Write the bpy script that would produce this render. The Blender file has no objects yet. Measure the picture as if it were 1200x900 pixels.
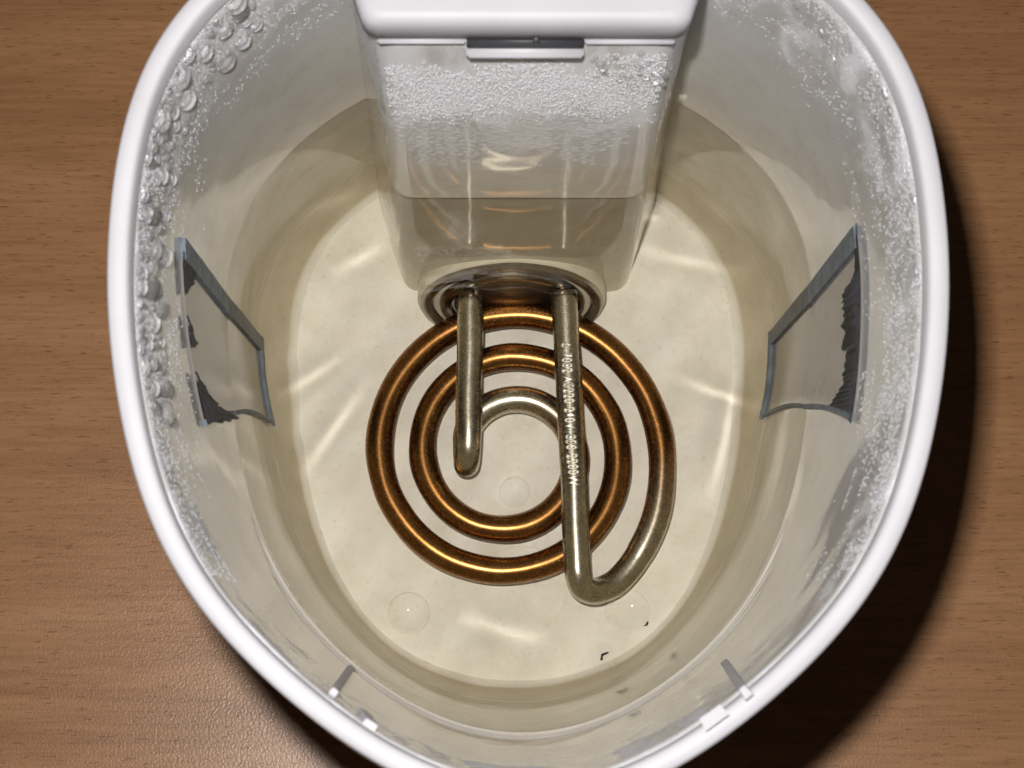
import bpy, bmesh, math, random
import numpy as np
from mathutils import Vector, Matrix

random.seed(7); rng = np.random.default_rng(7)
SC = bpy.context.scene
COL = SC.collection

# ------------------------------------------------------------------ camera
F_PX = 2193.0                      # focal length in pixels of a 1200 x 900 frame
X0, Y0 = 0.0067, 0.100             # kettle axis relative to the point under the lens
TABLE = -0.046                     # table level below the (apparent) kettle floor
CAM_H = 0.481
U = 20.0                           # scene units per metre (one unit = 5 cm); geometry below is written in metres
SC.unit_settings.system = 'METRIC'; SC.unit_settings.scale_length = 1.0 / U
def W(x, y, z): return Vector((x - X0, y - Y0, z - TABLE))
_u = np.array([25.0, 520.0, F_PX]); _u /= np.linalg.norm(_u)
_Y = np.array([0, 1.0, 0]) - _u * _u[1]; _Y /= np.linalg.norm(_Y)
_X = np.cross(_Y, _u)
ROT = np.array([_X, _Y, _u])
cam_d = bpy.data.cameras.new('camera'); cam = bpy.data.objects.new('camera', cam_d); COL.objects.link(cam)
cam_d.sensor_width = 36.0; cam_d.lens = 36.0 * F_PX / 1200.0
cam_d.clip_start = 0.1; cam_d.clip_end = 500
cam.matrix_world = Matrix.Translation(W(0, 0, CAM_H) * U) @ Matrix(ROT.tolist()).to_4x4()
cam_d.dof.use_dof = True; cam_d.dof.focus_distance = 0.475 * U; cam_d.dof.aperture_fstop = 42 / U
SC.camera = cam

# ------------------------------------------------------------------ light: dim room + the camera's own flash
wd = bpy.data.worlds.new('World'); SC.world = wd; wd.use_nodes = True
bg = wd.node_tree.nodes['Background']
bg.inputs[0].default_value = (1.0, 0.93, 0.84, 1); bg.inputs[1].default_value = 0.022
fl = bpy.data.lights.new('flash', 'AREA'); fl.shape = 'RECTANGLE'; fl.size = 0.012 * U; fl.size_y = 0.008 * U
fl.energy = 2.55 * U * U; fl.color = (1.0, 0.965, 0.94)
flash = bpy.data.objects.new('flash', fl); COL.objects.link(flash)
flash.matrix_world = cam.matrix_world @ Matrix.Translation((-0.018 * U, 0.032 * U, 0.004 * U))
fl.cycles.is_caustics_light = True
SC.view_settings.view_transform = 'Standard'; SC.view_settings.look = 'None'
SC.view_settings.exposure = 0.0; SC.view_settings.gamma = 1.0
SC.render.engine = 'CYCLES'
SC.cycles.use_denoising = True
SC.cycles.max_bounces = 9; SC.cycles.transmission_bounces = 8; SC.cycles.diffuse_bounces = 4; SC.cycles.glossy_bounces = 4
SC.cycles.use_adaptive_sampling = True; SC.cycles.adaptive_threshold = 0.045; SC.cycles.adaptive_min_samples = 24
SC.cycles.transparent_max_bounces = 16
SC.cycles.sample_clamp_indirect = 4.0

# ------------------------------------------------------------------ shape of the kettle
ZW = 0.068                         # water level; below it everything lies 1.333 x deeper than it looks
def zr(z): return z if z >= ZW else ZW - (ZW - z) * 1.333
ZF = zr(0.0)                       # true floor
ZRIM = 0.170
def fit(pts, n=10):
    p = np.array(pts, float) * 0.001
    th = np.arctan2(p[:, 0], -(p[:, 1] - Y0)); r = np.hypot(p[:, 0], p[:, 1] - Y0)
    tt = np.linspace(0, math.pi, 60); rr = np.interp(tt, th, r)
    A = np.array([[math.cos(k * t) for k in range(n)] for t in tt])
    c = np.linalg.lstsq(A, rr, rcond=None)[0]
    tab = [float(sum(c[k] * math.cos(k * math.pi * i / 1024) for k in range(n))) for i in range(1026)]
    def fn(t):
        u = abs((t + math.pi) % (2 * math.pi) - math.pi) / math.pi * 1024; i = int(u); u -= i
        return tab[i] * (1 - u) + tab[i + 1] * u
    return fn
R_rim = fit([(0,2.5),(12,4.5),(25.3,10.2),(37.6,18.9),(50.4,29.9),(61.5,45.8),(68.4,63),(71.9,81),(73.3,95),(73.3,101),(73.1,107),(72.6,113.5),(71.4,121.5),(69.8,128.5),(66.9,135.5),(65.1,139),(61.2,144.6),(53,153),(38,164.5),(19,172.5),(0,175.5)])
R_ring = fit([(0,30),(21.7,34.3),(39,46.7),(52.5,66),(61,91),(65.5,112),(66.9,128),(64.5,141),(57.4,153.5),(41.5,168.5),(20,176),(0,178)])
R_floor = fit([(0,35.3),(21.7,39.6),(37.7,50),(49,69.8),(56,98),(58.2,121),(56.5,141),(48,156),(38,165.6),(20,172),(0,174)])
ZRING = ZF + 0.0155
def r_wall(th, z):
    t = (z - ZRING) / (ZRIM - ZRING)
    return (1 - t) * R_ring(th) + t * (R_rim(th) - 0.0040)
def P(th, r, z): return W(X0 + r * math.sin(th), Y0 - r * math.cos(th), z)
def ray(px, py, z):
    d = ROT @ np.array([px - 600.0, 450.0 - py, -F_PX]); t = (z - CAM_H) / d[2]
    return d[0] * t, d[1] * t
def at(px, py, z):                 # world point seen at a pixel of the photo, at apparent height z
    x, y = ray(px, py, z); return W(x, y, zr(z))
def on_wall(px, py):               # (angle, true height) where the line of sight meets the inner wall
    lo, hi = 0.0, 0.172
    for z in np.linspace(0.172, 0.0, 400):
        x, y = ray(px, py, z); th = math.atan2(x - X0, -(y - Y0))
        if math.hypot(x - X0, y - Y0) > r_wall(th, zr(z)): return th, zr(z)
    return th, zr(0)
def wall_frame(th, z, lift=0.0):
    p = P(th, r_wall(th, z), z); e = 0.002
    a = P(th + e, r_wall(th + e, z), z) - P(th - e, r_wall(th - e, z), z)
    b = P(th, r_wall(th, z + e), z + e) - P(th, r_wall(th, z - e), z - e)
    n = a.cross(b).normalized()
    c = P(th, 0.03, z) - p
    if n.dot(c) < 0: n = -n
    return p + n * lift, n, b.normalized()

# ------------------------------------------------------------------ helpers
def link(name, me, mat, parent=None, smooth=True):
    o = bpy.data.objects.new(name, me); COL.objects.link(o)
    if mat and not me.materials: me.materials.append(mat)
    if parent: o.parent = parent
    if smooth: me.shade_smooth()
    o.cycles.is_caustics_receiver = mat not in DRY
    return o
def mesh(name, v, f):
    me = bpy.data.meshes.new(name); me.from_pydata([tuple(p) for p in v], [], f); me.update(); return me
def tag(o, label, cat=None, group=None, kind=None):
    o['label'] = label
    if cat: o['category'] = cat
    if group: o['group'] = group
    if kind: o['kind'] = kind
    return o
def loops(rows, closed=True, cap0=False, cap1=False):
    v = []; f = []; n = len(rows[0])
    for r in rows: v += r
    for i in range(len(rows) - 1):
        for j in range(n if closed else n - 1):
            k = (j + 1) % n
            f.append((i*n+j, i*n+k, (i+1)*n+k, (i+1)*n+j))
    if cap0: f.append(tuple(range(n))[::-1])
    if cap1: f.append(tuple((len(rows)-1)*n + j for j in range(n)))
    return v, f
def fix_normals(me):
    bm = bmesh.new(); bm.from_mesh(me); bmesh.ops.recalc_face_normals(bm, faces=bm.faces); bm.to_mesh(me); bm.free()
def tube(path, rad, n=20):
    """path: list of Vectors, rad: per point; returns verts, faces and the frames"""
    rows = []; prev = None; frames = []
    for i, p in enumerate(path):
        t = (path[min(i+1, len(path)-1)] - path[max(i-1, 0)]).normalized()
        if prev is None:
            a = Vector((0, 0, 1)); u = (a - t * a.dot(t)).normalized()
        else: u = (prev - t * prev.dot(t)).normalized()
        prev = u; w = t.cross(u); frames.append((p, t, u, w))
        rows.append([p + (u * math.cos(2*math.pi*k/n) + w * math.sin(2*math.pi*k/n)) * rad[i] for k in range(n)])
    v, f = loops(rows, True, True, True)
    return v, f, frames
def catmull(pts, n=10):
    out = []; q = [pts[0] * 2 - pts[1]] + pts + [pts[-1] * 2 - pts[-2]]
    for i in range(1, len(q) - 2):
        a, b, c, d = q[i-1], q[i], q[i+1], q[i+2]
        for k in range(n):
            t = k / n
            out.append(0.5 * ((2*b) + (c-a)*t + (2*a-5*b+4*c-d)*t*t + (3*b-a-3*c+d)*t**3))
    out.append(pts[-1]); return out
def box_me(name, sx, sy, sz, bev=0.0004, seg=2):
    bm = bmesh.new(); bmesh.ops.create_cube(bm, size=1.0)
    bmesh.ops.scale(bm, vec=(sx, sy, sz), verts=bm.verts)
    if bev: bmesh.ops.bevel(bm, geom=bm.edges[:], offset=bev, segments=seg, affect='EDGES')
    me = bpy.data.meshes.new(name); bm.to_mesh(me); bm.free(); return me

def vn(x, y, seed):                 # cheap value noise
    def h(i, j): return (math.sin(i * 127.1 + j * 311.7 + seed * 74.7) * 43758.5453) % 1.0
    i, j = math.floor(x), math.floor(y); a, b = x - i, y - j; a = a*a*(3-2*a); b = b*b*(3-2*b)
    return (h(i,j)*(1-a)+h(i+1,j)*a)*(1-b)+(h(i,j+1)*(1-a)+h(i+1,j+1)*a)*b
def fbm(x, y, s): return 0.55*vn(x, y, s)+0.3*vn(2.1*x, 2.1*y, s+3)+0.15*vn(4.3*x, 4.3*y, s+9)


# ------------------------------------------------------------------ materials
def new_mat(name):
    m = bpy.data.materials.new(name); m.use_nodes = True
    nt = m.node_tree; return m, nt, nt.nodes['Principled BSDF']
def N(nt, kind, **kw):
    n = nt.nodes.new(kind)
    for k, v in kw.items():
        if isinstance(v, (int, float, tuple)) and k in n.inputs: n.inputs[k].default_value = v
        else: setattr(n, k, v)
    return n
def ramp(nt, fac, stops):
    r = nt.nodes.new('ShaderNodeValToRGB'); nt.links.new(fac, r.inputs[0])
    e = r.color_ramp.elements
    while len(e) < len(stops): e.new(0.5)
    for el, (p, c) in zip(e, stops): el.position = p; el.color = (*c, 1)
    return r
def coords(nt, scale=(1, 1, 1), rot=(0, 0, 0)):
    tc = nt.nodes.new('ShaderNodeNewGeometry'); mp = nt.nodes.new('ShaderNodeMapping')
    mp.inputs['Scale'].default_value = [c / U for c in scale]; mp.inputs['Rotation'].default_value = rot
    nt.links.new(tc.outputs['Position'], mp.inputs[0]); return mp.outputs[0]
def bump(nt, b, h, strength, dist):
    bp = N(nt, 'ShaderNodeBump'); bp.inputs['Strength'].default_value = strength; bp.inputs['Distance'].default_value = dist * U
    nt.links.new(h, bp.inputs['Height']); nt.links.new(bp.outputs[0], b.inputs['Normal'])
def noise(nt, vec, scale, detail=3, rough=0.55, dist=0.0):
    n = nt.nodes.new('ShaderNodeTexNoise'); n.inputs['Scale'].default_value = scale
    n.inputs['Detail'].default_value = detail; n.inputs['Roughness'].default_value = rough; n.inputs['Distortion'].default_value = dist
    nt.links.new(vec, n.inputs['Vector']); return n.outputs['Fac']

def mat_white():
    m, nt, b = new_mat('white_plastic')
    v = coords(nt); r = ramp(nt, noise(nt, v, 60), [(0.28, (0.378, 0.358, 0.352)), (0.36, (0.385, 0.38, 0.402)), (0.75, (0.415, 0.41, 0.432))])
    nt.links.new(r.outputs[0], b.inputs['Base Color']); b.inputs['Roughness'].default_value = 0.5; b.inputs['Specular IOR Level'].default_value = 0.3
    bump(nt, b, noise(nt, v, 2500, 2), 0.12, 0.0002)
    return m
def mat_inner(name='stained_shaded_inner_plastic', fog=True, house=False):
    m, nt, b = new_mat(name)
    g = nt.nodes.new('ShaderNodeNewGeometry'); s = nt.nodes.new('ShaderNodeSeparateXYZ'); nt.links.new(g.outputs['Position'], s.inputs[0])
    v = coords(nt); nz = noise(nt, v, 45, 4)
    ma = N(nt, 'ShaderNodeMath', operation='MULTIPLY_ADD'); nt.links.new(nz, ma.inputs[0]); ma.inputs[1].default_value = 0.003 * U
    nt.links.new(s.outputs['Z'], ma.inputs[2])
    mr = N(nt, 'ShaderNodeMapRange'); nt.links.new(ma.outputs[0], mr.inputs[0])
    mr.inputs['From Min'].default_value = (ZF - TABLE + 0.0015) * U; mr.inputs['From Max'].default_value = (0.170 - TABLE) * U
    if house:
        st = [(0.0, (0.74, 0.68, 0.54)), (0.30, (0.56, 0.50, 0.38)), (0.52, (0.50, 0.46, 0.37)), (0.66, (0.50, 0.49, 0.47)), (0.9, (0.48, 0.48, 0.48))]
    else:
        st = [(0.0, (0.90, 0.87, 0.78)), (0.006, (0.88, 0.84, 0.74)), (0.012, (0.62, 0.55, 0.40)), (0.075, (0.64, 0.575, 0.43)), (0.095, (0.86, 0.81, 0.68)), (0.40, (0.80, 0.75, 0.62)), (0.54, (0.54, 0.52, 0.475)), (0.80, (0.46, 0.46, 0.465)), (0.9, (0.45, 0.455, 0.465))]  # olive-brown band on the floor-edge slope: stain plus slope shade put into colour
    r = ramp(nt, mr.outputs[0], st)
    sp = ramp(nt, noise(nt, v, 700, 4, 0.7), [(0.28, (0.78, 0.73, 0.66)), (0.42, (1, 1, 1))])
    mx = N(nt, 'ShaderNodeMix', data_type='RGBA', blend_type='MULTIPLY'); mx.inputs['Factor'].default_value = 0.6
    nt.links.new(r.outputs[0], mx.inputs['A']); nt.links.new(sp.outputs[0], mx.inputs['B'])
    bl = ramp(nt, noise(nt, v, 90, 6, 0.7), [(0.32, (0.90, 0.88, 0.84)), (0.60, (1, 1, 1))])
    m2 = N(nt, 'ShaderNodeMix', data_type='RGBA', blend_type='MULTIPLY'); m2.inputs['Factor'].default_value = 1.0
    nt.links.new(mx.outputs['Result'], m2.inputs['A']); nt.links.new(bl.outputs[0], m2.inputs['B'])
    col = m2.outputs['Result']
    # breath of steam: a thin matt film in torn patches under the rim
    hz = N(nt, 'ShaderNodeMapRange'); nt.links.new(s.outputs['Z'], hz.inputs[0])
    z0, z1 = (0.080, 0.118) if house else (0.095, 0.150)
    hz.inputs['From Min'].default_value = (z0 - TABLE) * U; hz.inputs['From Max'].default_value = (z1 - TABLE) * U
    hz.inputs['To Min'].default_value = -0.42; hz.inputs['To Max'].default_value = 0.10 if house else -0.04
    ad = N(nt, 'ShaderNodeMath', operation='ADD'); nt.links.new(hz.outputs[0], ad.inputs[0]); nt.links.new(noise(nt, coords(nt, (1, 1, 0.7)), 70, 6, 0.62, 0.4), ad.inputs[1])
    fm = N(nt, 'ShaderNodeMapRange', interpolation_type='SMOOTHSTEP'); nt.links.new(ad.outputs[0], fm.inputs[0])
    fm.inputs['From Min'].default_value = 0.40; fm.inputs['From Max'].default_value = 0.62; fm.inputs['To Max'].default_value = 0.55 if house else 0.75
    fx = N(nt, 'ShaderNodeMix', data_type='RGBA'); nt.links.new(fm.outputs[0], fx.inputs['Factor']); nt.links.new(col, fx.inputs['A']); fx.inputs['B'].default_value = (0.74, 0.75, 0.80, 1)
    nt.links.new(fx.outputs['Result'], b.inputs['Base Color'])
    ro = N(nt, 'ShaderNodeMapRange'); nt.links.new(fm.outputs[0], ro.inputs[0]); ro.inputs['From Max'].default_value = 0.75
    ro.inputs['To Min'].default_value = 0.06; ro.inputs['To Max'].default_value = 0.55
    nt.links.new(ro.outputs[0], b.inputs['Roughness'])
    wet = N(nt, 'ShaderNodeMapRange'); nt.links.new(s.outputs['Z'], wet.inputs[0])      # plastic against water reflects far less than against air
    wet.inputs['From Min'].default_value = (ZW - 0.001 - TABLE) * U; wet.inputs['From Max'].default_value = (ZW + (0.014 if house else 0.001) - TABLE) * U
    wet.inputs['To Min'].default_value = 0.06; wet.inputs['To Max'].default_value = 0.5
    nt.links.new(wet.outputs[0], b.inputs['Specular IOR Level'])
    bump(nt, b, noise(nt, v, 28, 2), 0.3, 0.0014)
    return m
def mat_wood():
    m, nt, b = new_mat('beech_veneer')
    v = coords(nt, (5, 60, 60), (0, 0, math.radians(-1.5)))
    v0 = coords(nt, (2.2, 26, 10), (0, 0, math.radians(-1.5)))
    base = ramp(nt, noise(nt, v0, 1.0, 5, 0.6, 1.5), [(0.22, (0.240, 0.116, 0.049)), (0.5, (0.310, 0.158, 0.071)), (0.78, (0.375, 0.206, 0.100))])
    fine = ramp(nt, noise(nt, coords(nt, (45, 700, 100), (0, 0, math.radians(-1.5))), 1.0, 3, 0.6), [(0.3, (0.86, 0.83, 0.80)), (0.6, (1.05, 1.05, 1.05))])
    dash = ramp(nt, noise(nt, coords(nt, (210, 1900, 100), (0, 0, math.radians(-1.5))), 1.0, 1, 0.5), [(0.29, (0.62, 0.54, 0.47)), (0.37, (1, 1, 1))])
    mx = N(nt, 'ShaderNodeMix', data_type='RGBA', blend_type='MULTIPLY'); mx.inputs['Factor'].default_value = 1
    nt.links.new(base.outputs[0], mx.inputs['A']); nt.links.new(fine.outputs[0], mx.inputs['B'])
    mx2 = N(nt, 'ShaderNodeMix', data_type='RGBA', blend_type='MULTIPLY'); mx2.inputs['Factor'].default_value = 1
    nt.links.new(mx.outputs['Result'], mx2.inputs['A']); nt.links.new(dash.outputs[0], mx2.inputs['B'])
    nt.links.new(mx2.outputs['Result'], b.inputs['Base Color'])
    b.inputs['Roughness'].default_value = 0.33; b.inputs['Specular IOR Level'].default_value = 0.4
    bump(nt, b, noise(nt, coords(nt), 1300, 2), 0.30, 0.0003)
    return m
def mat_plain(name, col, rough, metal=0.0, spec=0.5, nscale=200, var=0.12, bstr=0.0):
    m, nt, b = new_mat(name); v = coords(nt)
    r = ramp(nt, noise(nt, v, nscale, 4), [(0.3, tuple(c * (1 - var) for c in col)), (0.7, tuple(min(1, c * (1 + var)) for c in col))])
    nt.links.new(r.outputs[0], b.inputs['Base Color'])
    b.inputs['Roughness'].default_value = rough; b.inputs['Metallic'].default_value = metal; b.inputs['Specular IOR Level'].default_value = spec
    if bstr: bump(nt, b, noise(nt, v, nscale * 5, 3), bstr, 0.0003)
    return m
def mat_element():
    m, nt, b = new_mat('heat_tinted_metal')
    a = N(nt, 'ShaderNodeAttribute', attribute_name='tint'); v = coords(nt)
    br = ramp(nt, noise(nt, v, 180, 5, 0.65), [(0.25, (0.18, 0.080, 0.024)), (0.55, (0.235, 0.110, 0.033)), (0.8, (0.29, 0.15, 0.052))])
    st = ramp(nt, noise(nt, v, 300, 4), [(0.3, (0.40, 0.36, 0.27)), (0.7, (0.52, 0.48, 0.38))])
    mx = N(nt, 'ShaderNodeMix', data_type='RGBA'); nt.links.new(a.outputs['Fac'], mx.inputs['Factor'])
    nt.links.new(st.outputs[0], mx.inputs['A']); nt.links.new(br.outputs[0], mx.inputs['B'])
    nt.links.new(mx.outputs['Result'], b.inputs['Base Color'])
    b.inputs['Metallic'].default_value = 1.0
    rr = N(nt, 'ShaderNodeMapRange'); nt.links.new(noise(nt, v, 900, 4), rr.inputs[0]); rr.inputs['To Min'].default_value = 0.22; rr.inputs['To Max'].default_value = 0.32
    nt.links.new(rr.outputs[0], b.inputs['Roughness'])
    bump(nt, b, noise(nt, v, 900, 3, 0.6), 0.05, 0.0002)
    return m
def mat_water():
    m, nt, b = new_mat('clear_water'); nt.nodes.remove(b)
    g = N(nt, 'ShaderNodeBsdfGlass'); g.inputs['Roughness'].default_value = 0.0; g.inputs['IOR'].default_value = 1.333; g.inputs['Color'].default_value = (0.998, 0.989, 0.960, 1)   # faintly yellow water
    nt.links.new(g.outputs[0], nt.nodes['Material Output'].inputs[0]); return m
def mat_drop(name, tr, milk, rough=0.02):
    m, nt, b = new_mat(name); nt.nodes.remove(b)
    g = N(nt, 'ShaderNodeBsdfGlass'); g.inputs['Roughness'].default_value = rough; g.inputs['IOR'].default_value = 1.333
    t = N(nt, 'ShaderNodeBsdfTransparent'); d = N(nt, 'ShaderNodeBsdfDiffuse'); d.inputs[0].default_value = (0.86, 0.87, 0.90, 1)
    mx = N(nt, 'ShaderNodeMixShader'); mx.inputs[0].default_value = tr
    nt.links.new(g.outputs[0], mx.inputs[1]); nt.links.new(t.outputs[0], mx.inputs[2])
    m2 = N(nt, 'ShaderNodeMixShader'); m2.inputs[0].default_value = milk
    nt.links.new(mx.outputs[0], m2.inputs[1]); nt.links.new(d.outputs[0], m2.inputs[2])
    nt.links.new(m2.outputs[0], nt.nodes['Material Output'].inputs[0]); return m
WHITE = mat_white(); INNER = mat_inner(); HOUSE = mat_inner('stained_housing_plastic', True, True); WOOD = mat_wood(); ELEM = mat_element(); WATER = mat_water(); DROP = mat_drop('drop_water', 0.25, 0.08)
MIST = mat_drop('mist_water', 0.62, 0.32, 0.22); FLAT = mat_drop('flat_drop_water', 0.68, 0.16, 0.12)
STEEL = mat_plain('flange_steel', (0.36, 0.325, 0.26), 0.24, 1.0, nscale=300)
DARKST = mat_plain('flange_recess_metal', (0.20, 0.16, 0.12), 0.35, 1.0, nscale=300)
PANE = mat_plain('gauge_pane_plastic', (0.16, 0.150, 0.140), 0.12, spec=0.18, nscale=70, var=0.10)
EDGE = mat_plain('gauge_edge_plastic', (0.115, 0.140, 0.165), 0.45, spec=0.15, nscale=260, var=0.35)
SCUFF = mat_plain('dark_sealant', (0.07, 0.076, 0.095), 0.6, spec=0.1, nscale=500, var=0.4)
OUTER = mat_plain('white_outer_plastic', (0.74, 0.73, 0.74), 0.4, nscale=50, var=0.04)
BLACK = mat_plain('black_flake', (0.02, 0.018, 0.016), 0.6, nscale=900)
SLOT = mat_plain('dark_grey_plastic', (0.03, 0.03, 0.035), 0.5)
STAINM = mat_plain('raised_floor_plastic', (0.66, 0.60, 0.48), 0.2, nscale=500, var=0.06)

DRY = [WHITE, WOOD, MIST, DROP, FLAT, OUTER, SLOT]     # never under water

# ------------------------------------------------------------------ table
bm = bmesh.new(); bmesh.ops.create_cube(bm, size=1.0); bmesh.ops.scale(bm, vec=(1.6, 1.2, 0.03), verts=bm.verts)
bmesh.ops.translate(bm, vec=(0, 0, -0.015), verts=bm.verts); me = bpy.data.meshes.new('table_top'); bm.to_mesh(me); bm.free()
table = link('table_top', me, WOOD, smooth=False); table['kind'] = 'structure'; table['label'] = 'brown beech veneer table top with fine grain'

# ------------------------------------------------------------------ kettle
kettle = bpy.data.objects.new('kettle', None); COL.objects.link(kettle); kettle.empty_display_size = 0.02
tag(kettle, 'open white plastic kettle seen from above, with heating coil and water inside', 'kettle')
NT = 224
TH = [2 * math.pi * j / NT for j in range(NT)]
def row(fr, z): return [P(t, fr(t), z) for t in TH]

rows = []
for k in (0.001, 0.25, 0.5, 0.75, 0.93):
    rows.append([P(t, R_floor(t) * k, ZF) for t in TH])
rows.append(row(lambda t: R_floor(t) - 0.0009, ZF))
for q in range(1, 7):
    a = q / 7
    rows.append(row(lambda t: R_floor(t) + (R_ring(t) - R_floor(t)) * (a ** 0.9) * 0.95, ZF + 0.0142 * (0.75 * a + 0.25 * a ** 2.4)))
rows.append(row(lambda t: R_ring(t) - 0.0002, ZF + 0.0150))
for z in list(np.linspace(ZRING + 0.0006, 0.1666, 34)):
    rows.append(row(lambda t: r_wall(t, z), z))
rows.append(row(lambda t: r_wall(t, 0.1666) + 0.0012, 0.1668))
rows.append(row(lambda t: r_wall(t, 0.1666) + 0.0026, 0.1660))
for z in np.linspace(0.15, ZRING, 12):
    rows.append(row(lambda t: r_wall(t, z) + 0.0030, z))
rows.append(row(lambda t: R_ring(t) + 0.0030, TABLE + 0.006))
rows.append(row(lambda t: R_ring(t) + 0.0020, TABLE + 0.0005))
v, f = loops(rows, True, True, True)
me = mesh('body', v, f); fix_normals(me); me.shade_smooth()
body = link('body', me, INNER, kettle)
for e in me.edges:
    a, b = e.vertices[0] // NT, e.vertices[1] // NT
    if a == b and a in (5, 12, 13): e.use_edge_sharp = True
me.materials.append(OUTER)
for p in me.polygons:
    if p.index >= 49 * NT: p.material_index = 1

# rim: rounded white band
rows = []
prof = [(-0.0042, 0.1662), (-0.0041, 0.1672), (-0.0039, 0.1690), (-0.0036, 0.1697), (-0.0032, 0.1700), (-0.0019, 0.1701), (-0.0007, 0.1700), (-0.0002, 0.1696), (0.0000, 0.1688), (0.0003, 0.1540), (-0.0008, 0.1530), (-0.0012, 0.1540), (-0.0012, 0.1600)]
for d, z in prof: rows.append(row(lambda t: R_rim(t) + d, z))
rows.append(rows[0]); v, f = loops(rows)
me = mesh('rim', v, f); fix_normals(me); rim = link('rim', me, WHITE, kettle); rim['label'] = 'smooth white rounded rim of the kettle'

# ------------------------------------------------------------------ housing at the back (handle column)
def plan(half, zz, dh=0.0, dy=0.0):
    pts = [(h * 0.001 + (dh if h > 5 else 0), y * 0.001 + dy) for h, y in half]
    right = [W(X0 + h, y, zz) for h, y in pts]; left = [W(X0 - h, y, zz) for h, y in reversed(pts)]
    return left + right
half = [(2, 143.5), (14, 143.5), (24.5, 143.5), (26.4, 143.8), (27.9, 144.6), (29.1, 146.0), (30.0, 148.2), (32.5, 156), (35, 164), (36.5, 174.5)]
rows = []
for k in range(17):
    q = k / 16; z = ZF - 0.001 + (0.1505 - ZF) * q
    rows.append(plan(half, z, 0.0006 * (1 - q), 0.0018 - 0.0064 * (1 - q)))
v, f = loops(rows, True, True, True); me = mesh('housing', v, f); fix_normals(me)
housing = link('housing', me, HOUSE, kettle)
bmod = housing.modifiers.new('edge', 'EDGE_SPLIT'); bmod.split_angle = math.radians(50)
# boss round the flange
b0 = 0.1330; FC = (X0 - 0.0012, b0, -0.0115)      # flange centre, true height
TILT = math.radians(14); CT, ST = math.cos(TILT), math.sin(TILT)
def FP(r, a, y): return W(FC[0] + r * math.sin(a), FC[1] + r * math.cos(a) * ST + (y - b0) * CT, FC[2] + r * math.cos(a) * CT - (y - b0) * ST)
def disc_prism(rad, y0, y1, n=72, bev=0.0008):
    rows = []
    for rr, yy in ((rad, y0), (rad, y1 + bev), (rad - bev * 0.3, y1 + bev * 0.3), (rad - bev, y1)):
        rows.append([FP(rr, 2*math.pi*k/n, yy) for k in range(n)])
    v, f = loops(rows, True, True, True); return v, f
v, f = disc_prism(0.0246, 0.1430, 0.1336); me = mesh('boss', v, f); fix_normals(me); link('flange_boss', me, HOUSE, housing)
# cap on the housing
bm = bmesh.new(); 
cap_half = [(3, 145.5), (20, 145.5), (28.0, 145.5), (29.6, 145.9), (30.8, 147.0), (31.5, 149.0), (33.8, 156), (36.0, 164), (37.5, 178)]
rows = [plan(cap_half, 0.1508, -0.0004, 0.0004), plan(cap_half, 0.1512), plan(cap_half, 0.1560), plan(cap_half, 0.1574, -0.0004, 0.0004), plan(cap_half, 0.1582, -0.0012, 0.0012), plan(cap_half, 0.1585, -0.0024, 0.0024)]
v, f = loops(rows, True, True, True); me = mesh('cap', v, f); fix_normals(me); cap = link('cap', me, WHITE, housing); cap['label'] = 'white cap closing the top of the housing'
em = cap.modifiers.new('edge', 'EDGE_SPLIT'); em.split_angle = math.radians(60)
# lip pieces below the cap, with the slot and catch between them
def blk(name, x0, x1, y0, y1, z0, z1, mat, parent, bev=0.0003):
    me = box_me(name, abs(x1-x0), abs(y1-y0), abs(z1-z0), bev); o = link(name, me, mat, parent)
    o.location = W((x0+x1)/2, (y0+y1)/2, (z0+z1)/2); return o
blk('lip', -0.0215, -0.0047, 0.1449, 0.1459, 0.1490, 0.1507, WHITE, housing)
blk('lip', 0.0179, 0.0350, 0.1449, 0.1459, 0.1490, 0.1507, WHITE, housing)
blk('slot', -0.0046, 0.0178, 0.1446, 0.1460, 0.1478, 0.1507, SLOT, housing)
blk('notch', 0.0080, 0.0092, 0.1445, 0.1460, 0.1500, 0.1522, SLOT, housing, 0)
tab = blk('catch_tab', -0.0046, 0.0178, 0.1432, 0.1460, 0.1458, 0.1484, WHITE, housing, 0.0004); tab['label'] = 'white catch tab below the dark slot'

# ------------------------------------------------------------------ flange
def lathe(profile, n=72):
    rows = [[FP(r, 2*math.pi*k/n, y) for k in range(n)] for r, y in profile]
    return loops(rows, True, False, True)
prof = [(0.0238, b0+0.002), (0.0238, b0-0.0002), (0.0230, b0-0.0008), (0.0214, b0-0.0008), (0.0207, b0-0.0002), (0.0204, b0+0.0006), (0.0192, b0+0.0010), (0.0188, b0-0.0004), (0.0174, b0-0.0010), (0.0160, b0-0.0006), (0.0154, b0+0.0010), (0.0120, b0+0.0010), (0.0115, b0+0.0004), (0.0001, b0+0.0004)]
v, f = lathe(prof); me = mesh('flange', v, f); fix_normals(me); flange = link('flange', me, STEEL, kettle)
flange.modifiers.new('edge', 'EDGE_SPLIT').split_angle = math.radians(40)
flange['label'] = 'round ridged metal flange at the foot of the housing'
v, f = lathe([(0.0152, b0+0.0012), (0.0152, b0+0.0004), (0.0148, b0-0.0002), (0.0001, b0-0.0002)]); me = mesh('plate', v, f); fix_normals(me)
link('terminal_plate', me, DARKST, flange)

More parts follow.
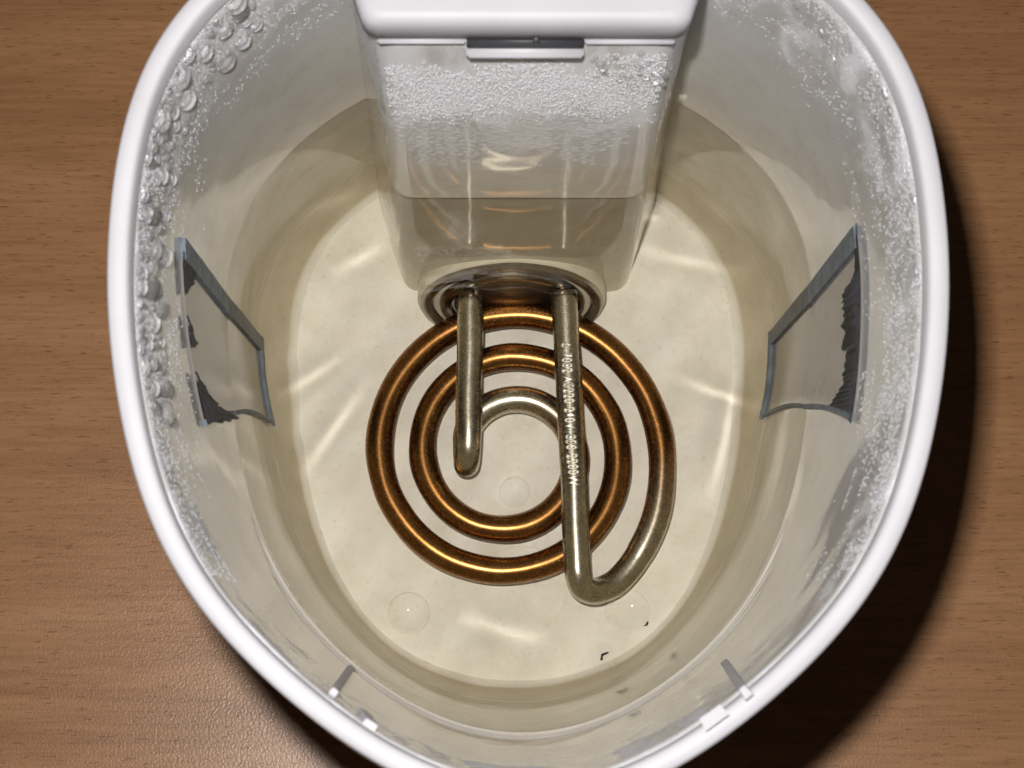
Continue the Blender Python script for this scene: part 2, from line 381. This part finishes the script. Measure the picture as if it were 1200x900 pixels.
# ------------------------------------------------------------------ heating element
ZC = ZF + 0.0098; ZT = FC[2] + 0.0085                 # true heights of coil and of the straight ends
def app(z): return z if z >= ZW else ZW - (ZW - z) / 1.333
zc_a, zt_a = app(ZC), app(ZT)
pts = []; CEN = (597.0, 532.0)
def spiral(t):
    r = 64.5 + 50.3 * t + 10.0 * math.exp(-((t - 2.36) / 0.075) ** 2); a = 2 * math.pi * t
    return at(CEN[0] + r * math.sin(a), CEN[1] - r * math.cos(a) * 0.985, zc_a)
# inner end: straight from the flange, U-turn, into the spiral
pB = at(549, 518, zt_a); pA = at(551.5, 349, zt_a); pA.y = W(0, b0 + 0.0018, 0).y
s0 = spiral(-0.205)
h = ZT - ZC; rb = h / 2
path = []
for k in range(14): path.append(pA.lerp(pB, k / 14))
for k in range(0, 13):
    a = math.pi * k / 12; q = k / 12
    x = pB.x + (s0.x - pB.x) * q; y = pB.y - rb * math.sin(a) * 1.1; z = (ZT + ZC) / 2 - TABLE + rb * math.cos(a)
    path.append(Vector((x, y, z)))
n_in = len(path)
y_s = s0.y
ts = np.linspace(-0.19, 2.355, 230)
path += [spiral(t) for t in ts]
n_sp = len(path)
end_ctrl = [spiral(2.355)]
def lift(px, py, q): p = at(px, py, zc_a + (zt_a - zc_a) * q); return p
ctrl = [spiral(2.31), spiral(2.355), lift(726, 679, 0.04), lift(708, 690, 0.16), lift(693, 693, 0.46), lift(682, 687, 0.78), lift(677.5, 673, 0.97), lift(675.5, 645, 1.0), lift(672, 560, 1.0)]
c = catmull(ctrl, 8)[9:]
path += c
pE = at(660.5, 349, zt_a); pE.y = W(0, b0 + 0.0018, 0).y; pD = path[-1].copy()
for k in range(1, 25): path.append(pD.lerp(pE, k / 24))
rad = []; tint = []
for i, p in enumerate(path):
    if i < n_in: rad.append(0.00335); tint.append(0.0)
    elif i < n_sp:
        t = ts[i - n_in]
        a = min(1, max(0, (t - 0.02) / 0.22)) * min(1, max(0, (2.345 - t) / 0.10))
        rad.append(0.00352); tint.append(a)
    else: rad.append(0.00338); tint.append(0.0)
# soften joints
pp = [p.copy() for p in path]
for it in range(3):
    pp = [pp[0]] + [(pp[i-1] + pp[i] * 2 + pp[i+1]) / 4 for i in range(1, len(pp)-1)] + [pp[-1]]
NS = 28
v, f, frames = tube(pp, rad, NS)
me = mesh('heating_element', v, f); fix_normals(me)
at_ = me.attributes.new('tint', 'FLOAT', 'POINT'); at_.data.foreach_set('value', [tint[i // NS] for i in range(len(v))])
elem = link('heating_element', me, ELEM, kettle); elem['label'] = 'bronze tinted spiral tube with two straight pale metal ends'
# raised rating stamp along the right straight end
cu = bpy.data.curves.new('stamp', 'FONT'); cu.body = '617082 AS220-240V1850-2200W'; cu.size = 1.0; cu.extrude = 0.0; cu.resolution_u = 3; cu.offset = 0.022
to = bpy.data.objects.new('stamp_tmp', cu); COL.objects.link(to)
dg = bpy.context.evaluated_depsgraph_get(); tm = bpy.data.meshes.new_from_object(to.evaluated_get(dg)); bpy.data.objects.remove(to)
bm = bmesh.new(); bm.from_mesh(tm); bmesh.ops.triangulate(bm, faces=bm.faces)
bmesh.ops.subdivide_edges(bm, edges=[e for e in bm.edges if e.calc_length() > 0.25], cuts=1)
r_ = bmesh.ops.extrude_face_region(bm, geom=bm.faces[:]); top = [g for g in r_['geom'] if isinstance(g, bmesh.types.BMVert)]
for vv in top: vv.co.z = 1.0
xs = [vv.co.x for vv in bm.verts]; ys = [vv.co.y for vv in bm.verts]; xa, xb, ya, yb = min(xs), max(xs), min(ys), max(ys)
pS = at(660.6 + (672-660.5) * (405-349)/(560-349), 405, zt_a); pF = at(672.6, 572, zt_a)
axis = (pF - pS); L = axis.length; axis.normalize(); side = axis.cross(Vector((0, 0, 1))).normalized()   # letter tops
side = -side if side.x < 0 else side
RT = 0.00338; HT = 0.0031
for vv in bm.verts:
    u = (vv.co.x - xa) / (xb - xa); w = ((vv.co.y - ya) / (yb - ya) - 0.5) * HT
    hh = RT + (0.00036 if vv.co.z > 0.5 else -0.0003)
    phi = (w - 0.0002) / RT
    vv.co = pS + axis * (L * u) + side * (hh * math.sin(phi)) + Vector((0, 0, 1)) * (hh * math.cos(phi))
bmesh.ops.recalc_face_normals(bm, faces=bm.faces)
sm = bpy.data.meshes.new('rating_stamp'); bm.to_mesh(sm); bm.free()
STAMP = mat_plain('highlit_stamp_metal', (0.86, 0.84, 0.78), 0.5, 1.0, nscale=500)  # letters paler than the tube: their caught highlight is put into the colour
st = link('rating_stamp', sm, STAMP, elem, smooth=False); st['label'] = 'raised lettering 617082 AS220-240V1850-2200W'

# ------------------------------------------------------------------ gauge windows, one on either side
def edge_pt(q, u, v):
    a, b, c, d = [Vector(x) for x in q]; return (a.lerp(b, u)).lerp(d.lerp(c, u), v)
def wall_patch(name, quad, mat, parent, lift, nu=14, nv=14, thick=0.0008, arc=0.0):
    """quad: four (angle, height) corners a-b-c-d; a-b top edge, d-c bottom edge"""
    a, b, c, d = [Vector(q) for q in quad]; front = []; back = []
    for i in range(nu + 1):
        for j in range(nv + 1):
            q = edge_pt(quad, j / nv * (1 - arc * math.sin(math.pi * i / nu)), i / nu)
            front.append(wall_frame(q.x, q.y, lift)[0]); back.append(wall_frame(q.x, q.y, lift - thick)[0])
    n = len(front); f = []
    idx = lambda i, j: i * (nv + 1) + j
    for i in range(nu):
        for j in range(nv):
            f.append((idx(i,j), idx(i,j+1), idx(i+1,j+1), idx(i+1,j)))
            f.append(tuple(n + k for k in (idx(i,j), idx(i+1,j), idx(i+1,j+1), idx(i,j+1))))
    ring = [idx(0,j) for j in range(nv)] + [idx(i,nv) for i in range(nu)] + [idx(nu,j) for j in range(nv,0,-1)] + [idx(i,0) for i in range(nu,0,-1)]
    for k in range(len(ring)):
        p, q = ring[k], ring[(k+1) % len(ring)]; f.append((p, q, n + q, n + p))
    me = mesh(name, front + back, f); fix_normals(me); o = link(name, me, mat, parent)
    o.modifiers.new('edge', 'EDGE_SPLIT').split_angle = math.radians(40); return o
def ragged(name, q, u0, u1, depth, mat, parent, lift, seed):
    """dark smear along the upper edge of a window, from u0 to u1, with a torn lower boundary"""
    r = random.Random(seed); n = 90; top = []; low = []; und = []
    for k in range(n + 1):
        t = k / n; u = u0 + (u1 - u0) * t
        d = depth(t) * (0.72 + 0.5 * vn(t * 9, seed, 3) + 0.35 * vn(t * 34, seed, 8) + 0.25 * (r.random() - 0.5)) * min(1, 8 * t + 0.1, 8 * (1 - t) + 0.1)
        a = edge_pt(q, u, -0.012); b = edge_pt(q, u + 0.02 * (vn(t * 20, 2, seed) - 0.5), d - 0.012)
        top.append(wall_frame(a.x, a.y, lift)[0]); low.append(wall_frame(b.x, b.y, lift)[0]); und.append(wall_frame(b.x, b.y, lift - 0.0004)[0])
    m = n + 1; f = []
    for k in range(n): f += [(k, k+1, m+k+1, m+k), (m+k, m+k+1, 2*m+k+1, 2*m+k)]
    me = mesh(name, top + low + und, f); fix_normals(me); return link(name, me, mat, parent)
def window(corners, label, sgn):
    q = [on_wall(*c) for c in corners]
    print('window', [(round(a, 3), round(b, 4)) for a, b in q])
    pane = wall_patch('gauge_window', q, PANE, kettle, 0.0004, 20, 20, 0.0008, 0.14); pane['label'] = label
    a, b, c, d = [Vector(x) for x in q]
    def strip(name, p0, p1, w0, w1, l):      # strip along an edge, widening inwards
        return wall_patch(name, [p0, w0, w1, p1], EDGE, pane, l, 14, 3, 0.0014)
    strip('slanted_edge', a, d, a.lerp(b, 0.115), d.lerp(c, 0.16), 0.0011)
    strip('lower_edge', d.lerp(a, 0.0), c.lerp(b, 0.0), d.lerp(a, 0.115), c.lerp(b, 0.10), 0.0013)
    fe = []
    for k in range(25):
        t = k / 24; u = 1 - 0.14 * math.sin(math.pi * t)
        fe.append([wall_frame(*edge_pt(q, u + du, t), l)[0] for du, l in ((-0.022, -0.0002), (-0.022, 0.0009), (0.012, 0.0009), (0.012, -0.0002))])
    v, f = loops(fe, True, True, True); me = mesh('arched_edge', v, f); fix_normals(me); link('arched_edge', me, EDGE, pane, smooth=False)
    return pane, q
pl, ql = window([(211, 278), (238, 497), (325, 500), (325, 410)], 'grey water gauge window on the left wall', -1)
pr, qr = window([(1006, 264), (1001, 491), (885, 492), (886, 404)], 'grey water gauge window on the right wall', 1)
T = lambda *p: (lambda t: float(np.interp(t, p[0::2], p[1::2])))
for q, par, items in ((ql, pl, [(0.08, 0.30, T(0, .10, .4, .06, 1, .01)), (0.42, 0.58, T(0, .01, .8, .05, 1, .01)), (0.72, 1.0, T(0, .02, .4, .08, .75, .26, 1, .10))]),
                      (qr, pr, [(0.0, 1.02, T(0, .01, .2, .03, .35, .09, .6, .075, .8, .065, .92, .15, 1, .06)), (0.22, 0.42, T(0, .03, .5, .12, 1, .02))])):
    for k, (u0, u1, dp) in enumerate(items): ragged('sealant_smear', q, u0, u1, dp, SCUFF, par, 0.0009 + 0.00008 * k, 10 * k + 3)

# ------------------------------------------------------------------ marks moulded in the floor
def mould(px, py, rpx, hgt, name='mould_mark', wid=0.0007):
    c = at(px, py, 0.0); e = at(px + rpx, py, 0.0); R = (e - c).length; z0 = c.z
    prof = [(R + wid, -0.0002), (R + wid * 0.4, hgt), (R - wid * 0.4, hgt), (R - wid, hgt * 0.25), (0.0002, hgt * 0.25)]
    n = 56; rows = [[Vector((c.x + r * math.cos(2*math.pi*k/n), c.y + r * math.sin(2*math.pi*k/n), z0 + hh)) for k in range(n)] for r, hh in prof]
    v, f = loops(rows, True, False, True); me = mesh(name, v, f); fix_normals(me); return link(name, me, INNER, body)
for a in ((479, 719, 23, 0.00045), (735, 716, 24, 0.0003), (611, 693, 52, 0.00022), (603, 577, 16, 0.0004), (506, 383, 9, 0.0003), (694, 377, 9, 0.0003)): mould(*a)

# filter guides at the spout
def guide(pts_px, wid, dep, name, label=None):
    fr = [on_wall(*p) for p in pts_px]; v = []; n = len(fr)
    rows = []
    for th, z in fr:
        p, nn, up = wall_frame(th, z); sd = nn.cross(up).normalized()
        rows.append([p - nn*0.001 - sd*wid/2, p + nn*dep - sd*wid/2*0.8, p + nn*dep + sd*wid/2*0.8, p - nn*0.001 + sd*wid/2])
    v, f = loops(rows, True, True, True); me = mesh(name, v, f); fix_normals(me); o = link(name, me, WHITE, kettle, smooth=False)
    bv = o.modifiers.new('bevel', 'BEVEL'); bv.width = 0.0003; bv.segments = 2
    return o
guide([(409, 786), (400, 799), (389, 814)], 0.0018, 0.0012, 'filter_guide'); guide([(852, 780), (862, 795), (875, 813)], 0.0018, 0.0012, 'filter_guide')
guide([(425, 840), (432, 853)], 0.0030, 0.0012, 'filter_clip'); guide([(842, 838), (834, 851)], 0.0030, 0.0012, 'filter_clip')

# low ridges added round the front wall, standing in for reflected lines
for zc_, hh_, dp_, span in ((0.0745, 0.0011, 0.0007, 1.12), (0.0785, 0.0009, 0.0005, 1.02), (0.0835, 0.0014, 0.0006, 0.9)):
    rows = []
    for k in range(81):
        th = -span + 2 * span * k / 80; fade = min(1, 6 * (1 - abs(2 * k / 80 - 1)) + 0.02)
        rows.append([wall_frame(th, zc_ + dz * hh_, dn * dp_ * fade - 0.0002)[0] for dz, dn in ((-1, 0), (-0.4, 0.85), (0, 1), (0.4, 0.85), (1, 0))])
    v, f = loops(rows, False); me = mesh('reflection_ridge', v, f); fix_normals(me); link('reflection_ridge', me, INNER, body)

# ------------------------------------------------------------------ water
def housing_dist(x, y, z):          # signed distance to the housing in plan (positive outside)
    q = (z - ZF) / (0.1505 - ZF); hh = 0.0278 + 0.0006 * (1 - q) + max(0, (y - 0.146)) * 0.31
    yy = 0.1453 - 0.0064 * (1 - q); dx = abs(x - X0) - hh; dy = yy - y
    if dx > 0 and dy > 0: return math.hypot(dx, dy)
    return max(dx, dy)
RIDGES = [(-0.046, 0.080, -0.030, 0.104, .0016, 8e-5), (-0.052, 0.098, -0.036, 0.109, .0014, 6e-5), (0.047, 0.076, 0.054, 0.106, .0015, 8e-5), (0.040, 0.104, 0.060, 0.096, .0015, 7e-5),
          (-0.052, 0.140, -0.030, 0.150, .0026, 1.6e-4), (-0.040, 0.128, -0.026, 0.136, .0020, 8e-5), (0.046, 0.148, 0.062, 0.136, .0024, 1.4e-4), (0.030, 0.135, 0.058, 0.128, .0018, 6e-5), (-0.010, 0.050, 0.010, 0.044, .0020, 9e-5)]
def wavy(x, y):
    e = 0.0
    for xa_, ya_, xb_, yb_, wd_, am_ in RIDGES:
        dx, dy = xb_ - xa_, yb_ - ya_; L2 = dx * dx + dy * dy; t = ((x - xa_) * dx + (y - ya_) * dy) / L2; c = min(1.15, max(-0.15, t))
        tt = abs(c - 0.5) / 0.65; env = (1 - tt * tt) ** 2 if tt < 1 else 0.0
        cx_ = xa_ + t * dx; cy_ = ya_ + t * dy; d2 = (x - cx_) ** 2 + (y - cy_) ** 2
        if d2 < 25 * wd_ * wd_ and -0.15 < t < 1.15: e += am_ * env * math.exp(-d2 / (2 * wd_ * wd_))
    return e + AMP * (math.sin(x * 210 + 1.3 * math.sin(y * 150)) + math.sin(y * 260 + x * 120 + 0.7) + 0.7 * math.sin(x * 420 - y * 330 + 2.0))
AMP = 0.000014
CELL = 0.001; NX, NY = 150, 186; cap_l = 0.0020
vid = {}; wv = []; wf = []
def grid_ok(i, k):
    x = X0 + (i - NX / 2) * CELL; y = Y0 + (k - NY / 2) * CELL
    th = math.atan2(x - X0, -(y - Y0)); return math.hypot(x - X0, y - Y0) < r_wall(th, ZW) + 0.0018
okg = [[grid_ok(i, k) for k in range(NY + 1)] for i in range(NX + 1)]
def gv(i, k):
    if (i, k) in vid: return vid[i, k]
    x = X0 + (i - NX / 2) * CELL; y = Y0 + (k - NY / 2) * CELL
    th = math.atan2(x - X0, -(y - Y0)); dw = max(0.0, r_wall(th, ZW) - math.hypot(x - X0, y - Y0)); dh = max(0.0, housing_dist(x, y, ZW))
    wv.append(W(x, y, ZW + 0.0003 * (math.exp(-dw / cap_l) + math.exp(-dh / cap_l)) + wavy(x, y)))
    vid[i, k] = len(wv) - 1; return vid[i, k]
for i in range(NX):
    for k in range(NY):
        if okg[i][k] and okg[i+1][k] and okg[i+1][k+1] and okg[i][k+1]:
            wf.append((gv(i, k), gv(i+1, k), gv(i+1, k+1), gv(i, k+1)))
ec = {}
for q in wf:
    for a, b in zip(q, q[1:] + q[:1]): ec[(a, b)] = 1
nxt = {a: b for (a, b) in ec if (b, a) not in ec}
st0 = next(iter(nxt)); loop = [st0]; c = nxt[st0]
while c != st0: loop.append(c); c = nxt[c]
prev = loop
for z in (0.05, 0.02, ZRING + 0.001, ZF - 0.0015):
    cur = []
    for a in loop:
        p = wv[a]; th = math.atan2(p.x, -p.y); rr = r_wall(th, max(z, ZRING)) + 0.0010
        wv.append(P(th, rr, z)); cur.append(len(wv) - 1)
    n = len(loop)
    for k in range(n): wf.append((prev[(k+1) % n], prev[k], cur[k], cur[(k+1) % n]))
    prev = cur
wf.append(tuple(reversed(prev)))
me = mesh('water', wv, wf)
water = link('water', me, WATER); tag(water, 'clear still water covering the coil inside the kettle', 'water', kind='stuff')
water.cycles.is_caustics_caster = True; water.cycles.is_caustics_receiver = False

# ------------------------------------------------------------------ condensation
def dome(nr=3, ns=8, flat=0.6):
    v = [(0, 0, flat)]; f = []
    for i in range(1, nr + 1):
        a = (math.pi / 2) * i / nr
        for k in range(ns):
            b = 2*math.pi*k/ns; v.append((math.sin(a)*math.cos(b), math.sin(a)*math.sin(b), flat*math.cos(a)))
    for k in range(ns): f.append((0, 1+k, 1+(k+1) % ns))
    for i in range(nr - 1):
        for k in range(ns):
            a0 = 1+i*ns+k; a1 = 1+i*ns+(k+1) % ns; f.append((a0, a0+ns, a1+ns, a1))
    return np.array(v), f
def scatter(name, items, mat, nr=2, ns=6):
    """items: (point, normal, up, radius, flatness, stretch)"""
    dv, df = dome(nr, ns, 1.0); V = []; Fc = []; m = len(dv)
    for p, n, up, r, fl_, stt in items:
        n = np.array(n); up = np.array(up); sd = np.cross(up, n); o = np.array(p)
        V.append(o + dv[:, :1]*sd*r + dv[:, 1:2]*up*r*stt + dv[:, 2:3]*n*r*fl_ - n*0.00003)
        b = (len(V) - 1) * m; Fc += [tuple(b + q for q in ff) for ff in df]
    V = np.concatenate(V); me = bpy.data.meshes.new(name); me.from_pydata(V.tolist(), [], Fc); me.update()
    return link(name, me, mat)
def mist(side, n):
    out = []
    for _ in range(n):
        th = random.uniform(0.75, 2.75); z = 0.1655 - 0.064 * random.random() ** 1.6
        depth = 0.030 + 0.022 * max(0, math.cos((th - 1.65) * 1.6))
        if th > 2.1: depth = 0.040
        m = fbm(th * 9, z * 190, 5 if side < 0 else 11)
        lim = 0.42 + 0.30 * ((0.1660 - z) / depth) ** 2
        if side > 0: lim += 0.05
        if th < 1.15: lim += 0.05
        if m < lim - 0.03 + random.gauss(0, 0.10): continue
        p, nn, up = wall_frame(side * th, z)
        r = 0.00009 + 0.00025 * random.random() ** 4
        out.append((p, nn, up, r, 0.7, random.uniform(0.9, 1.4)))
    return out
lm = scatter('condensation', mist(-1, 42000), MIST); tag(lm, 'fine mist of condensation below the rim on the left wall', 'condensation', kind='stuff')
rm = scatter('condensation', mist(1, 42000), MIST); tag(rm, 'fine mist of condensation below the rim on the right wall', 'condensation', kind='stuff')
def hface(x, z):
    q = (z - ZF) / (0.1505 - ZF); return W(x, 0.1453 - 0.0064 * (1 - q) - 0.00002, z)
hm = []; HN = Vector((0, -1, 0)); HU = Vector((0, 0, 1))
for _ in range(19000):
    x = X0 + random.uniform(-0.0275, 0.0275); z = random.uniform(0.098, 0.1450)
    c = 0.1270 + 0.0015 * math.sin(x * 160) + 0.5 * max(0, x - X0 - 0.012)
    d = abs(z - c) / (0.0112 + 0.25 * max(0, x - X0 - 0.012))
    if fbm(x * 260, z * 260, 21) < 0.20 + 0.38 * d * d + random.gauss(0, 0.17): continue
    r = 0.00010 + 0.00030 * random.random() ** 2.2; hm.append((hface(x, z), HN, HU, r, 0.8, random.uniform(0.9, 1.3)))
hs = scatter('condensation', hm, MIST); tag(hs, 'band of fine condensation across the front of the housing', 'condensation', kind='stuff')
hm = []; placed = []
for _ in range(9000):
    x = X0 + random.uniform(-0.0265, 0.0225); z = random.uniform(0.088, 0.116); r = random.uniform(0.0005, 0.0013) * (1.0 if z > 0.095 else 0.75)
    if fbm(x * 160, z * 160, 31) < 0.20 + max(0, (0.104 - z)) * 22: continue
    if any((x-a)**2 + ((z-b)*1.3)**2 < ((r+c)*0.93)**2 for a, b, c in placed): continue
    placed.append((x, z, r)); hm.append((hface(x, z), HN, HU, r, 0.20, 0.8))
hp = scatter('flat_droplets', hm, FLAT, 3, 10); tag(hp, 'crowd of flattened clear droplets below the misty band of the housing', 'condensation', kind='stuff')

# larger single drops
dome_v, dome_f = dome(6, 16, 1.0)
DM = []
for k in range(4):
    s = dome_v.copy(); s[:, 2] *= (0.62, 0.75, 0.68, 0.8)[k]; s[:, 1] *= (1.0, 1.12, 1.2, 1.05)[k]
    s[:, 1] -= 0.12 * s[:, 2] * (k % 2); s[:, 2] -= 0.03
    me = bpy.data.meshes.new('water_drop'); me.from_pydata(s.tolist(), [], dome_f); me.update(); me.materials.append(DROP); me.shade_smooth(); DM.append(me)
def drop(p, nn, up, r, label, group):
    o = bpy.data.objects.new('water_drop', random.choice(DM)); COL.objects.link(o)
    sd = up.cross(nn).normalized(); u2 = nn.cross(sd).normalized()
    o.matrix_world = Matrix.Translation(p) @ Matrix((sd, u2, nn)).transposed().to_4x4() @ Matrix.Diagonal((r, r, r, 1))
    tag(o, label, 'water drop', group); o.cycles.is_caustics_caster = True
    return o
def drops(side, n, label, group, th0, th1, zlo, rmin, rmax):
    got = []; made = []; tries = 0
    while len(got) < n and tries < 9000:
        tries += 1
        th = random.uniform(th0, th1); q = random.random() ** 2.0; z = 0.1650 - (0.1650 - zlo) * q
        r = rmin + (rmax - rmin) * random.random() ** 1.6
        p, nn, up = wall_frame(side * th, z)
        if any((p - a).length < (r + b) * 0.98 for a, b in got): continue
        if fbm(th * 7, z * 150, 5 if side < 0 else 11) < 0.34: continue
        got.append((p, r)); made.append((r, drop(p, nn, up, r, label, group)))
    big = max(made, key=lambda m: m[0])[1]; big['label'] = 'largest of the clear water drops on the %s wall' % ('left' if side < 0 else 'right')
    for r, o in made:
        if o is not big: o['label'] = label
drops(-1, 130, 'clear water drop, smaller than the largest, under the left rim', 'drops under the left rim', 1.15, 2.35, 0.142, 0.0007, 0.0025)
drops(1, 45, 'clear water drop, smaller than the largest, under the right rim', 'drops under the right rim', 1.05, 2.45, 0.138, 0.0005, 0.0013)
got = []
for _ in range(60):
    x = X0 + random.uniform(0.013, 0.0278); z = random.uniform(0.126, 0.146); r = random.uniform(0.0005, 0.0011)
    if (z - 0.126) / 0.02 < (0.0278 + X0 - x) / 0.018 * 0.6: continue
    if any((x-a)**2 + (z-b)**2 < (r+c)**2 for a, b, c in got): continue
    got.append((x, z, r)); drop(hface(x, z), HN, HU, r, 'small clear drop near the right edge of the housing front', 'drops on the housing')

for sgn in (-1, 1):
    zz = 0.1500
    while zz > 0.108:
        q = (zz - ZF) / (0.1505 - ZF); r = random.uniform(0.0003, 0.0008); zz -= r * random.uniform(1.6, 3.2)
        xx = X0 + sgn * (0.0290 + 0.0006 * (1 - q) - 0.0001); yy = 0.1465 + 0.0013 - 0.0064 * (1 - q)
        drop(W(xx, yy, zz), Vector((sgn * 0.75, -0.66, 0)).normalized(), HU, r, 'tiny clear drop on the %s corner of the housing' % ('left' if sgn < 0 else 'right'), 'drops on the %s corner' % ('left' if sgn < 0 else 'right'))

# ------------------------------------------------------------------ dark flakes lying on the floor
def flake(px, py, pts, label):
    c = at(px, py, 0.0); n = len(pts)
    v = [(c.x + x*0.001, c.y + y*0.001, c.z + 0.0004 + 0.0003 * (i % 2)) for i, (x, y) in enumerate(pts)]
    v += [(a, b, zz + 0.0005) for a, b, zz in v]
    f = [tuple(range(n))[::-1], tuple(range(n, 2*n))] + [(k, (k+1) % n, n+(k+1) % n, n+k) for k in range(n)]
    me = mesh('dark_flake', v, f); fix_normals(me); o = link('dark_flake', me, BLACK, smooth=False); tag(o, label, 'flake')
flake(709, 770, [(-1.2, -0.9), (-0.6, -0.9), (-0.5, 0.2), (1.0, 0.9), (0.9, 1.3), (-0.9, 0.7)], 'larger dark curled flake at the front right edge of the floor')
flake(756, 733, [(-0.6, -0.3), (0.5, -0.1), (0.8, 0.9), (0.3, 0.8), (0.1, 0.2)], 'small dark flake farther right, near the faint moulded ring')

# ------------------------------------------------------------------ metres to scene units
SM = Matrix.Scale(U, 4)
for o in list(SC.objects):
    if o.parent is None and o.type in ('MESH', 'EMPTY'): o.matrix_world = SM @ o.matrix_basis
